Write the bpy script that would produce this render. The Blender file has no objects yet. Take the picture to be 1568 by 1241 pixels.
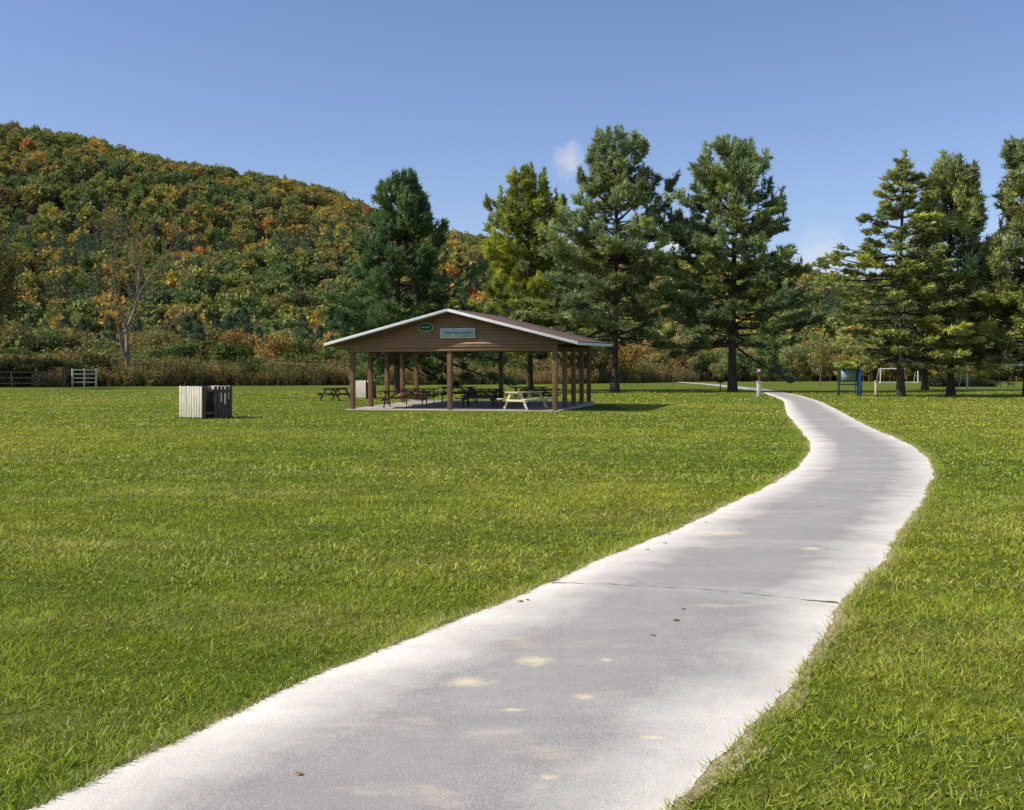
import bpy, math, numpy as np
from mathutils import Vector, Matrix
rng = np.random.default_rng(7)
S = bpy.context.scene
COL = S.collection
S.view_settings.view_transform='Standard'
S.view_settings.look='None'
S.view_settings.exposure=0

# ------------------------------------------------------------------ helpers
def link(o,parent=None):
    COL.objects.link(o)
    if parent: o.parent=parent
    return o
def empty(name,loc=(0,0,0),rot=(0,0,0)):
    o=bpy.data.objects.new(name,None); o.location=loc; o.rotation_euler=rot; o.empty_display_size=0.5
    return link(o)
def raw_mesh(name,V,F,mats,col=None,mi=None,smooth=False,uv=None):
    V=np.asarray(V,dtype=np.float32).reshape(-1,3)
    F=np.asarray(F,dtype=np.int32); k=F.shape[1]
    m=bpy.data.meshes.new(name)
    m.vertices.add(len(V)); m.vertices.foreach_set('co',V.ravel())
    m.loops.add(F.size); m.loops.foreach_set('vertex_index',F.ravel())
    m.polygons.add(len(F)); m.polygons.foreach_set('loop_start',np.arange(len(F),dtype=np.int32)*k)
    if mi is not None: m.polygons.foreach_set('material_index',np.asarray(mi,dtype=np.int32))
    for mt in mats: m.materials.append(mt)
    if uv is not None:
        l=m.uv_layers.new(name='UVMap'); l.data.foreach_set('uv',np.asarray(uv,dtype=np.float32)[F.ravel()].ravel())
    if col is not None:
        a=m.color_attributes.new(name='Col',type='FLOAT_COLOR',domain='POINT')
        c=np.ones((len(V),4),dtype=np.float32); c[:,:3]=col; a.data.foreach_set('color',c.ravel())
    m.update(calc_edges=True); m.validate()
    if smooth: m.polygons.foreach_set('use_smooth',np.ones(len(m.polygons),dtype=bool))
    return m
def obj(name,mesh,parent=None,loc=(0,0,0),rot=(0,0,0)):
    o=bpy.data.objects.new(name,mesh); o.location=loc; o.rotation_euler=rot
    return link(o,parent)
BQ=np.array([[0,3,2,1],[4,5,6,7],[0,1,5,4],[1,2,6,5],[2,3,7,6],[3,0,4,7]])
class Boxes:
    def __init__(s): s.V=[];s.F=[];s.n=0
    def add(s,c,size,rot=None):
        sx,sy,sz=[q/2 for q in size]
        v=np.array([[-sx,-sy,-sz],[sx,-sy,-sz],[sx,sy,-sz],[-sx,sy,-sz],[-sx,-sy,sz],[sx,-sy,sz],[sx,sy,sz],[-sx,sy,sz]])
        if rot is not None: v=v@np.array(rot).T
        s.V.append(v+np.array(c)); s.F.append(BQ+s.n); s.n+=8
        return s
    def bar(s,a,b,w,h):
        a=Vector(a);b=Vector(b);d=(b-a);L=d.length;d.normalize()
        up=Vector((0,0,1)) if abs(d.z)<0.95 else Vector((0,1,0))
        y=up.cross(d).normalized(); z=d.cross(y)
        R=Matrix((d,y,z)).transposed()
        return s.add((a+b)/2,(L,w,h),[list(r) for r in R])
    def build(s,name,mat,parent=None,bevel=0.008,loc=(0,0,0),rot=(0,0,0)):
        o=obj(name,raw_mesh(name,np.vstack(s.V),np.vstack(s.F),[mat]),parent,loc,rot)
        if bevel:
            b=o.modifiers.new('Bevel','BEVEL'); b.width=bevel; b.segments=2; b.limit_method='ANGLE'
        return o
def tube(P,R,n=7,base=0):
    P=np.asarray(P,float);R=np.asarray(R,float)
    T=np.gradient(P,axis=0); T/=np.linalg.norm(T,axis=1)[:,None]+1e-9
    ref=np.array([0.31,0.95,0.05])
    A=np.cross(T,ref);A/=np.linalg.norm(A,axis=1)[:,None]+1e-9;B=np.cross(T,A)
    th=np.arange(n)/n*2*np.pi
    V=P[:,None,:]+R[:,None,None]*(np.cos(th)[None,:,None]*A[:,None,:]+np.sin(th)[None,:,None]*B[:,None,:])
    F=[]
    for i in range(len(P)-1):
        for j in range(n):
            F.append([i*n+j,i*n+(j+1)%n,(i+1)*n+(j+1)%n,(i+1)*n+j])
    return V.reshape(-1,3),np.array(F)+base
class Tubes:
    def __init__(s): s.V=[];s.F=[];s.n=0
    def add(s,P,R,n=6):
        v,f=tube(P,R,n,s.n); s.V.append(v);s.F.append(f);s.n+=len(v)
    def build(s,name,mat,parent=None,**k):
        return obj(name,raw_mesh(name,np.vstack(s.V),np.vstack(s.F),[mat],smooth=True),parent,**k)
def unit(v): return v/(np.linalg.norm(v,axis=-1,keepdims=True)+1e-9)
def tris(C,D,l,w):
    r=unit(rng.normal(size=C.shape)); s=unit(np.cross(D,r))
    l=np.broadcast_to(l,(len(C),))[:,None]; w=np.broadcast_to(w,(len(C),))[:,None]
    V=np.stack([C-s*w/2,C+s*w/2,C+D*l],axis=1).reshape(-1,3)
    return V,np.arange(len(V)).reshape(-1,3)

# ------------------------------------------------------------------ materials
def newmat(name):
    m=bpy.data.materials.new(name); m.use_nodes=True
    nt=m.node_tree; nt.nodes.clear()
    return m,nt,nt.nodes.new('ShaderNodeOutputMaterial')
def N(nt,t,**k):
    n=nt.nodes.new(t)
    for a,b in k.items(): setattr(n,a,b)
    return n
def mixc(nt,f,a,b,bt='MIX'):
    n=N(nt,'ShaderNodeMix',data_type='RGBA',blend_type=bt)
    for i,x in ((0,f),(6,a),(7,b)):
        if hasattr(x,'is_output'): nt.links.new(x,n.inputs[i])
        elif i==0: n.inputs[0].default_value=x
        else: n.inputs[i].default_value=(*x,1)
    return n.outputs[2]
def noise(nt,scale,vec,detail=4,rough=0.6):
    n=N(nt,'ShaderNodeTexNoise'); n.inputs['Scale'].default_value=scale; n.inputs['Detail'].default_value=detail
    n.inputs['Roughness'].default_value=rough
    nt.links.new(vec,n.inputs['Vector']); return n.outputs['Fac']
def mrange(nt,x,a,b,c=0,d=1):
    n=N(nt,'ShaderNodeMapRange'); nt.links.new(x,n.inputs[0])
    for i,v in enumerate((a,b,c,d)): n.inputs[i+1].default_value=v
    return n.outputs[0]
def math_(nt,op,a,b=0.0):
    n=N(nt,'ShaderNodeMath',operation=op)
    for i,x in enumerate((a,b)):
        if hasattr(x,'is_output'): nt.links.new(x,n.inputs[i])
        else: n.inputs[i].default_value=x
    return n.outputs[0]
def mapping(nt,vec,scale=(1,1,1),loc=(0,0,0),rot=(0,0,0)):
    n=N(nt,'ShaderNodeMapping'); nt.links.new(vec,n.inputs[0]); n.inputs['Scale'].default_value=scale
    n.inputs['Location'].default_value=loc; n.inputs['Rotation'].default_value=rot; return n.outputs[0]
def finish(nt,out,color,rough=0.8,bump=None,bs=0.3,bd=0.01,spec=0.3):
    p=N(nt,'ShaderNodeBsdfPrincipled'); p.inputs['Roughness'].default_value=rough
    p.inputs['Specular IOR Level'].default_value=spec
    if hasattr(color,'is_output'): nt.links.new(color,p.inputs['Base Color'])
    else: p.inputs['Base Color'].default_value=(*color,1)
    if bump is not None:
        b=N(nt,'ShaderNodeBump'); b.inputs['Strength'].default_value=bs; b.inputs['Distance'].default_value=bd
        nt.links.new(bump,b.inputs['Height']); nt.links.new(b.outputs[0],p.inputs['Normal'])
    nt.links.new(p.outputs[0],out.inputs[0])
def simple(name,c1,c2,scale=8,rough=0.8,stretch=(1,1,1),bs=0.3,spec=0.3):
    m,nt,out=newmat(name); tc=N(nt,'ShaderNodeTexCoord')
    v=mapping(nt,tc.outputs['Object'],stretch)
    f=noise(nt,scale,v,6,0.65)
    c=mixc(nt,mrange(nt,f,0.35,0.65),c1,c2)
    finish(nt,out,c,rough,f,bs,0.01,spec); return m
def leafmat(name,base,trans=0.3):
    m,nt,out=newmat(name)
    a=N(nt,'ShaderNodeAttribute',attribute_name='Col')
    c=mixc(nt,1.0,a.outputs['Color'],base,'MULTIPLY')
    return leaf_finish(m,nt,out,c,trans)
def leaf_finish(m,nt,out,c,trans=0.3,gloss=0.0):
    d=N(nt,'ShaderNodeBsdfDiffuse'); t=N(nt,'ShaderNodeBsdfTranslucent'); mx=N(nt,'ShaderNodeMixShader')
    nt.links.new(c,d.inputs[0]); nt.links.new(c,t.inputs[0]); mx.inputs[0].default_value=trans
    nt.links.new(d.outputs[0],mx.inputs[1]); nt.links.new(t.outputs[0],mx.inputs[2]); o=mx.outputs[0]
    if gloss:
        g=N(nt,'ShaderNodeBsdfGlossy'); g.inputs['Roughness'].default_value=0.45; g.inputs['Color'].default_value=(0.9,0.95,0.75,1)
        m2=N(nt,'ShaderNodeMixShader'); m2.inputs[0].default_value=gloss; nt.links.new(o,m2.inputs[1]); nt.links.new(g.outputs[0],m2.inputs[2]); o=m2.outputs[0]
    nt.links.new(o,out.inputs[0])
    return m

bark=simple('bark',(0.045,0.034,0.025),(0.11,0.082,0.06),6,0.95,(1,1,0.25),0.8)
bark_grey=simple('bark_grey',(0.09,0.07,0.05),(0.19,0.15,0.11),5,0.95,(1,1,0.3),0.8)
bark_pale=simple('bark_pale',(0.14,0.11,0.07),(0.32,0.26,0.18),2,0.95,(1,1,0.3),0.8)
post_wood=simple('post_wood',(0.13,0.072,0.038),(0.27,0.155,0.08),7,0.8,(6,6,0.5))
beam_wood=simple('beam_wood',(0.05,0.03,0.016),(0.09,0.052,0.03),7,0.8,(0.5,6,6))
table_wood=simple('table_wood',(0.10,0.05,0.028),(0.19,0.10,0.055),7,0.75,(0.6,6,6))
pale_wood=simple('pale_wood',(0.55,0.48,0.28),(0.74,0.67,0.44),7,0.75,(0.6,6,6))
weathered=simple('weathered_wood',(0.46,0.41,0.30),(0.76,0.69,0.54),5,0.85,(5,5,0.6))
shade_wood=simple('shade_toned_wood',(0.08,0.058,0.04),(0.18,0.135,0.09),5,0.85,(5,5,0.6))  # darker copy of the slat wood, side-face shade painted into its color
white_paint=simple('white_paint',(0.76,0.75,0.72),(0.87,0.86,0.83),3,0.5,bs=0.05)
black_plastic=simple('black_plastic',(0.012,0.012,0.012),(0.03,0.03,0.03),5,0.5)
slab_mat=simple('concrete',(0.30,0.27,0.22),(0.46,0.42,0.34),2.5,0.9)
green_paint=simple('green_paint',(0.02,0.06,0.035),(0.03,0.08,0.05),5,0.5,bs=0.05)
blue_paint=simple('blue_paint',(0.02,0.10,0.42),(0.03,0.12,0.5),5,0.5,bs=0.05)
panel_mat=simple('panel_print',(0.10,0.20,0.22),(0.35,0.40,0.35),9,0.4,bs=0.0)
board_mat=simple('sign_board_print',(0.30,0.42,0.38),(0.62,0.68,0.62),6,0.5,(1,1,4),0.0)
sign_mat=simple('sign_print',(0.45,0.52,0.44),(0.60,0.64,0.55),5,0.5,(1,1,3),0.0)
metal=simple('galvanised_metal',(0.35,0.36,0.37),(0.5,0.5,0.5),5,0.45)

def siding():
    m,nt,out=newmat('plank_siding'); tc=N(nt,'ShaderNodeTexCoord'); v=tc.outputs['Object']
    f=noise(nt,6,mapping(nt,v,(0.5,4,8)),6); f2=noise(nt,1.3,v,3)
    c=mixc(nt,mrange(nt,f,0.3,0.7),(0.20,0.105,0.05),(0.42,0.24,0.115))
    c=mixc(nt,mrange(nt,f2,0.4,0.7,0,0.5),c,(0.20,0.13,0.085))
    finish(nt,out,c,0.8,f,0.3); return m
siding_mat=siding()
def shingles():
    m,nt,out=newmat('roof_shingles'); tc=N(nt,'ShaderNodeTexCoord')
    b=N(nt,'ShaderNodeTexBrick'); b.inputs['Scale'].default_value=3.2; b.inputs['Color1'].default_value=(0.13,0.08,0.05,1)
    b.inputs['Color2'].default_value=(0.2,0.13,0.08,1); b.inputs['Mortar'].default_value=(0.05,0.035,0.025,1)
    nt.links.new(mapping(nt,tc.outputs['Object'],rot=(0,0,math.pi/2)),b.inputs['Vector'])
    f=noise(nt,3,tc.outputs['Object'],6)
    c=mixc(nt,mrange(nt,f,0.3,0.7,0,0.5),b.outputs['Color'],(0.22,0.15,0.10))
    finish(nt,out,c,0.9,f,0.4); return m
shingle_mat=shingles()

def grass_color(nt,k=1.0):
    g=N(nt,'ShaderNodeNewGeometry'); p=g.outputs['Position']
    q=lambda a:tuple(min(0.95,x*k) for x in a)
    big=noise(nt,0.10,p,4,0.55); mid=noise(nt,0.9,p,4,0.6); st=noise(nt,0.35,mapping(nt,p,(0.35,1.6,1),rot=(0,0,0.12)),4,0.6)
    hf=noise(nt,0.045,mapping(nt,p,loc=(40,13,0)),3,0.5)
    c=mixc(nt,mrange(nt,big,0.38,0.62),q((0.28,0.39,0.024)),q((0.47,0.50,0.042)))
    c=mixc(nt,mrange(nt,st,0.44,0.72,0,0.6),c,q((0.60,0.58,0.12)))
    c=mixc(nt,mrange(nt,mid,0.48,0.75,0,0.5),c,q((0.18,0.30,0.016)))
    c=mixc(nt,mrange(nt,hf,0.45,0.65,0,0.35),c,q((0.22,0.34,0.022)))
    return c,p
def ground_material():
    m,nt,out=newmat('grass_ground'); c,p=grass_color(nt,0.60)
    f1=noise(nt,7,p,5,0.8); f2=noise(nt,42,p,3,0.7)
    c=mixc(nt,mrange(nt,f1,0.38,0.62,0.0,0.85),mixc(nt,1.0,c,(0.35,0.38,0.35),'MULTIPLY'),c)
    c=mixc(nt,mrange(nt,f2,0.4,0.62,0.35,0),c,(0.06,0.08,0.012))
    h=math_(nt,'ADD',f1,f2)
    finish(nt,out,c,0.95,h,0.6,0.05,0.1); return m
ground_mat=ground_material()
def blade_material():
    m,nt,out=newmat('grass_blades'); c,p=grass_color(nt,1.15)
    a=N(nt,'ShaderNodeAttribute',attribute_name='Col')
    c=mixc(nt,1.0,c,a.outputs['Color'],'MULTIPLY')
    return leaf_finish(m,nt,out,c,0.40,0.025)
blade_mat=blade_material()

# ------------------------------------------------------------------ ground + path
xs=np.concatenate([np.linspace(-2500,-200,10),np.linspace(-150,150,41),np.linspace(200,2500,10)])
ys=np.concatenate([np.linspace(-300,-20,5),np.linspace(-10,250,40),np.linspace(300,3500,12)])
gx,gy=np.meshgrid(xs,ys); V=np.stack([gx.ravel(),gy.ravel(),np.zeros(gx.size)],1)
nx=len(xs); ii,jj=np.meshgrid(np.arange(nx-1),np.arange(len(ys)-1)); a=(jj*nx+ii).ravel()
obj('grass_ground',raw_mesh('grass_ground',V,np.stack([a,a+1,a+nx+1,a+nx],1),[ground_mat]))

L=np.array([(-8.5,-8),(-3.7,0),(-2.7,2),(-1.78,4.02),(-1.445,4.82),(-0.99,5.87),(-0.43,6.98),(0.27,8.37),(0.76,9.43),(1.94,11.8),(2.87,13.9),(4.35,17.3),(5.72,21.3),(6.76,24.9),(8.4,32.4),(10.7,42.7),(16.1,65),(23.1,103),(29.1,168),(32,230)])
Rr=np.array([(-5.6,-8),(-1.3,0),(-0.3,2),(0.62,4.02),(0.77,4.42),(1.07,4.9),(1.47,5.74),(2.0,6.93),(2.29,7.61),(2.86,8.73),(4.04,11.3),(5.76,15.1),(7.25,18.8),(8.49,22.8),(9.3,26.1),(10.6,32.4),(13.0,42.7),(17.6,62.5),(21.3,81.5),(26.5,117),(31.0,168),(33.8,230)])
py=np.concatenate([np.arange(-8,12,0.025),np.arange(12,40,0.12),np.arange(40,230,1.0)])
def sm(A,y,w):
    yy=np.linspace(-1,1,9)
    return np.mean([np.interp(y+k*w,A[:,1],A[:,0]) for k in yy],axis=0)
w=np.clip(py*0.06,0.3,4)
xl0=sm(L,py,w); xr0=sm(Rr,py,w)
def wob(y,s): return 0.008*np.sin(y*5.1+s)+0.006*np.sin(y*13.3+2*s)+0.004*np.sin(y*29+s*3)+0.014*np.sin(y*1.7+s)
xl=xl0+wob(py,1.0); xr=xr0+wob(py,4.0)*1.4
def XL(y): return np.interp(y,py,xl)
def XR(y): return np.interp(y,py,xr)
def strip(name,xa,xb,z,n,mat,crown=0.0):
    t=np.linspace(0,1,n)
    X=xa[:,None]*(1-t)+xb[:,None]*t; Y=np.repeat(py[:,None],n,1); Z=z+crown*(1-(2*t-1)**2)[None,:]+0*X
    V=np.stack([X,Y,Z],2).reshape(-1,3)
    ii,jj=np.meshgrid(np.arange(n-1),np.arange(len(py)-1)); a=(jj*n+ii).ravel()
    uv=np.stack([np.repeat(t[None],len(py),0),Y*0.1],2).reshape(-1,2)
    return obj(name,raw_mesh(name,V,np.stack([a,a+1,a+n+1,a+n],1),[mat],uv=uv,smooth=True))
def path_material():
    m,nt,out=newmat('worn_pavement'); g=N(nt,'ShaderNodeNewGeometry'); p=g.outputs['Position']
    uv=N(nt,'ShaderNodeUVMap'); sx=N(nt,'ShaderNodeSeparateXYZ'); nt.links.new(uv.outputs[0],sx.inputs[0])
    e=math_(nt,'MULTIPLY',math_(nt,'ABSOLUTE',math_(nt,'SUBTRACT',sx.outputs[0],0.5)),2.0)
    left=math_(nt,'SUBTRACT',1.0,sx.outputs[0])
    n1=noise(nt,1.1,p,5,0.6); n2=noise(nt,6,p,5,0.7); n3=noise(nt,130,p,2,0.6); n4=noise(nt,0.7,mapping(nt,p,(0.25,1.6,1),rot=(0,0,0.25)),5,0.65)
    n6=noise(nt,45,p,3,0.7); n7=noise(nt,2.6,p,6,0.75)
    ee=math_(nt,'ADD',math_(nt,'ADD',e,math_(nt,'MULTIPLY',math_(nt,'SUBTRACT',n1,0.5),0.55)),math_(nt,'ADD',math_(nt,'MULTIPLY',left,0.14),math_(nt,'MULTIPLY',math_(nt,'SUBTRACT',n7,0.5),0.45)))
    base=mixc(nt,mrange(nt,n1,0.30,0.70),(0.40,0.37,0.325),(0.49,0.455,0.40))
    base=mixc(nt,mrange(nt,n4,0.48,0.68,0,0.6),base,(0.64,0.60,0.52))
    base=mixc(nt,mrange(nt,n2,0.35,0.7,0.28,0),base,(0.27,0.25,0.22))
    base=mixc(nt,mrange(nt,n3,0.38,0.6,0.45,0),base,(0.17,0.155,0.135))
    c=mixc(nt,mrange(nt,ee,0.50,1.15,0,0.95),base,(0.96,0.87,0.72))
    n5=noise(nt,1.7,mapping(nt,p,(0.7,1.5,1),loc=(3.3,1.2,0)),5,0.65)
    c=mixc(nt,mrange(nt,n5,0.58,0.74,0,0.5),c,(0.76,0.63,0.43))
    for (cx,cy,rx,ry) in ((-0.22,5.62,0.10,0.07),(0.12,6.03,0.08,0.08),(0.52,6.05,0.03,0.035),(0.36,5.35,0.05,0.04),(0.62,4.78,0.04,0.02),(0.14,4.3,0.03,0.03),(0.0,5.15,0.05,0.02),(2.05,10.9,0.22,0.15),(2.7,9.9,0.07,0.07)):
        v=mapping(nt,p,(1/rx,1/ry,0),(-cx/rx,-cy/ry,0))
        ln=N(nt,'ShaderNodeVectorMath',operation='LENGTH'); nt.links.new(v,ln.inputs[0])
        d=math_(nt,'ADD',ln.outputs['Value'],math_(nt,'ADD',math_(nt,'MULTIPLY',math_(nt,'SUBTRACT',n2,0.5),3.5),math_(nt,'MULTIPLY',math_(nt,'SUBTRACT',n6,0.5),2.5)))
        c=mixc(nt,mrange(nt,d,0.2,1.5,0.65,0),c,(0.90,0.74,0.46))
    c=mixc(nt,mrange(nt,n3,0.38,0.55,0.18,0),c,(0.24,0.22,0.19))
    c=mixc(nt,mrange(nt,n6,0.56,0.75,0,0.30),c,(0.70,0.65,0.57))
    h=math_(nt,'ADD',n3,math_(nt,'MULTIPLY',n2,2.0))
    finish(nt,out,c,0.9,h,0.5,0.006,0.2); return m
dirt=simple('bare_soil',(0.28,0.21,0.11),(0.58,0.48,0.29),14,0.95,bs=0.8)
def bare(y): return np.clip(0.04+0.05*np.sin(y*2.7+1)+0.03*np.sin(y*7.3),0.0,0.2)*np.clip(1.6-np.abs(y-6.0)/5,0.15,1)
strip('soil_verge',xl-0.04-0.02*np.sin(py*5.3),xr+0.06+bare(py),0.0035,5,dirt)
strip('paved_path',xl,xr,0.0058,25,path_material(),0.017)

tt=np.linspace(0,1,160); cx=0.30+tt*1.97; cy=8.33-0.72*tt**1.4+0.010*np.sin(tt*40)+0.014*np.sin(tt*13)+0.006*np.sin(tt*97)
cw=0.001+0.006*np.abs(np.sin(tt*19)*np.sin(tt*47))+0.05*(tt>0.88)*(tt-0.88)*5+0.012*np.exp(-(tt/0.05)**2)
def pz(x,y):
    t=(x-XL(y))/(XR(y)-XL(y)); return 0.0058+0.017*(1-(2*t-1)**2)
V=np.vstack([np.stack([cx,cy-cw,pz(cx,cy)+0.003],1),np.stack([cx,cy+cw,pz(cx,cy)+0.003],1)])
k=len(tt); i=np.arange(k-1)
obj('pavement_crack',raw_mesh('crack',V,np.stack([i,i+1,i+1+k,i+k],1),[simple('crack_soil',(0.09,0.07,0.045),(0.22,0.19,0.08),20)]))
n=16; yy=4.3+rng.random(n)**1.3*16; t=np.where(rng.random(n)<0.6,0.02+0.10*rng.random(n),rng.random(n)*0.9+0.05)
xx=XL(yy)*(1-t)+XR(yy)*t
C=np.stack([xx,yy,pz(xx,yy)+0.004],1)
Vs=[];Fs=[];cs=[]
for q in range(n):
    s=0.012+0.018*rng.random(); a0=rng.random()*6.28; npnt=8
    pr=[]
    for kk in range(npnt):
        an=a0+kk/npnt*6.283; rr=s*(0.55+0.45*abs(math.cos(an*1.5-a0)))*(1 if kk%2 else 0.8)
        pr.append(C[q]+np.array([math.cos(an)*rr,math.sin(an)*rr*0.8,0.004*(kk%3)]))
    b0=len(Vs); Vs+= [C[q]+np.array([0,0,0.003])]+pr
    for kk in range(npnt): Fs.append([b0,b0+1+kk,b0+1+(kk+1)%npnt])
    cs+= [np.array([1,.85,.65])*(0.6+1.2*rng.random())]*(npnt+1)
obj('fallen_leaves',raw_mesh('fallen_leaves',Vs,Fs,[leafmat('dry_leaf',(0.22,0.14,0.07),0.1)],col=np.array(cs)))

# ------------------------------------------------------------------ grass blades
def blades(y0,y1,dens,h,wd,spread=0.56,edgeonly=False):
    A=spread*(y1**2-y0**2)+ (y1-y0)*2; n=int(A*dens)
    if edgeonly:
        n=int((y1-y0)*dens); y=y0+rng.random(n)*(y1-y0)
        sd=rng.random(n)<0.5; o=np.abs(rng.normal(size=n))*0.05*(1+y*0.04)
        x=np.where(sd,XL(y)-o+0.015,XR(y)+o-0.01+bare(y)*0.9*(rng.random(n)<0.8))
    else:
        y=np.sqrt(y0**2+rng.random(n)*(y1**2-y0**2)); x=(rng.random(n)*2-1)*(spread*y+1.0)
    cl=np.sin(x*3.1+np.sin(y*2.3)*2)*np.sin(y*3.7+np.sin(x*1.9)*2)+0.5*np.sin(x*11+np.sin(y*7)*2)*np.sin(y*13+np.sin(x*9)*2)
    keep=(rng.random(n)<0.72+0.28*cl)
    dR=x-XR(y); edge=np.minimum(np.abs(x-XL(y)),np.abs(dR))
    if not edgeonly:
        keep&=~((x>XL(y)-0.01)&(dR<0.02+0.03*rng.random(n)))
        keep&=~((dR>0)&(dR<bare(y)+0.04*rng.random(n))&(rng.random(n)<0.75))
    keep&=~((x>-8.4)&(x<5.2)&(y>45.6)&(y<60))
    x=x[keep];y=y[keep];cl=cl[keep];edge=edge[keep];dR=dR[keep];n=len(x)
    hh=h*(0.45+0.9*rng.random(n))*(1+0.25*cl)
    D=np.stack([rng.normal(size=n)*0.8,rng.normal(size=n)*0.8,np.ones(n)*0.7],1); D=unit(D)
    C=np.stack([x,y,np.zeros(n)],1)
    V,F=tris(C,D,hh,wd*(0.6+0.8*rng.random(n)))
    b=(0.5+1.1*rng.random(n)**1.3)*(1+0.15*cl)
    c=np.stack([b*(0.92+0.3*rng.random(n)),b,b*(0.8+0.6*rng.random(n))],1)
    straw_glint=rng.random(n)<0.055+0.35*np.exp(-(edge/0.05)**2)+0.55*((dR>0)*np.exp(-(dR/(0.05+bare(y)))**2))
    k=straw_glint.sum(); c[straw_glint]=np.stack([1.35+0.3*rng.random(k),1.05+0.25*rng.random(k),4+2.5*rng.random(k)],1)  # dry straw near path edges; pale blades across the lawn paint in glints
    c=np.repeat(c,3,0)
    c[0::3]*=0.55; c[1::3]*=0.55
    return V,F,c
VV=[];FF=[];CC=[];off=0
for args in ((2.2,8,6600,0.044,0.0068),(8,16,2300,0.050,0.0115),(16,32,560,0.055,0.024),(32,62,110,0.06,0.05),(62,100,22,0.07,0.09),(2.2,14,2600,0.058,0.0065,0.56,True),(14,40,900,0.06,0.016,0.56,True)):
    V,F,c=blades(*args); VV.append(V);FF.append(F+off);CC.append(c);off+=len(V)
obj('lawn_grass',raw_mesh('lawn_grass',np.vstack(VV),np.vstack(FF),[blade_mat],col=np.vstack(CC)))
print('blades',off//3)

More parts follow.
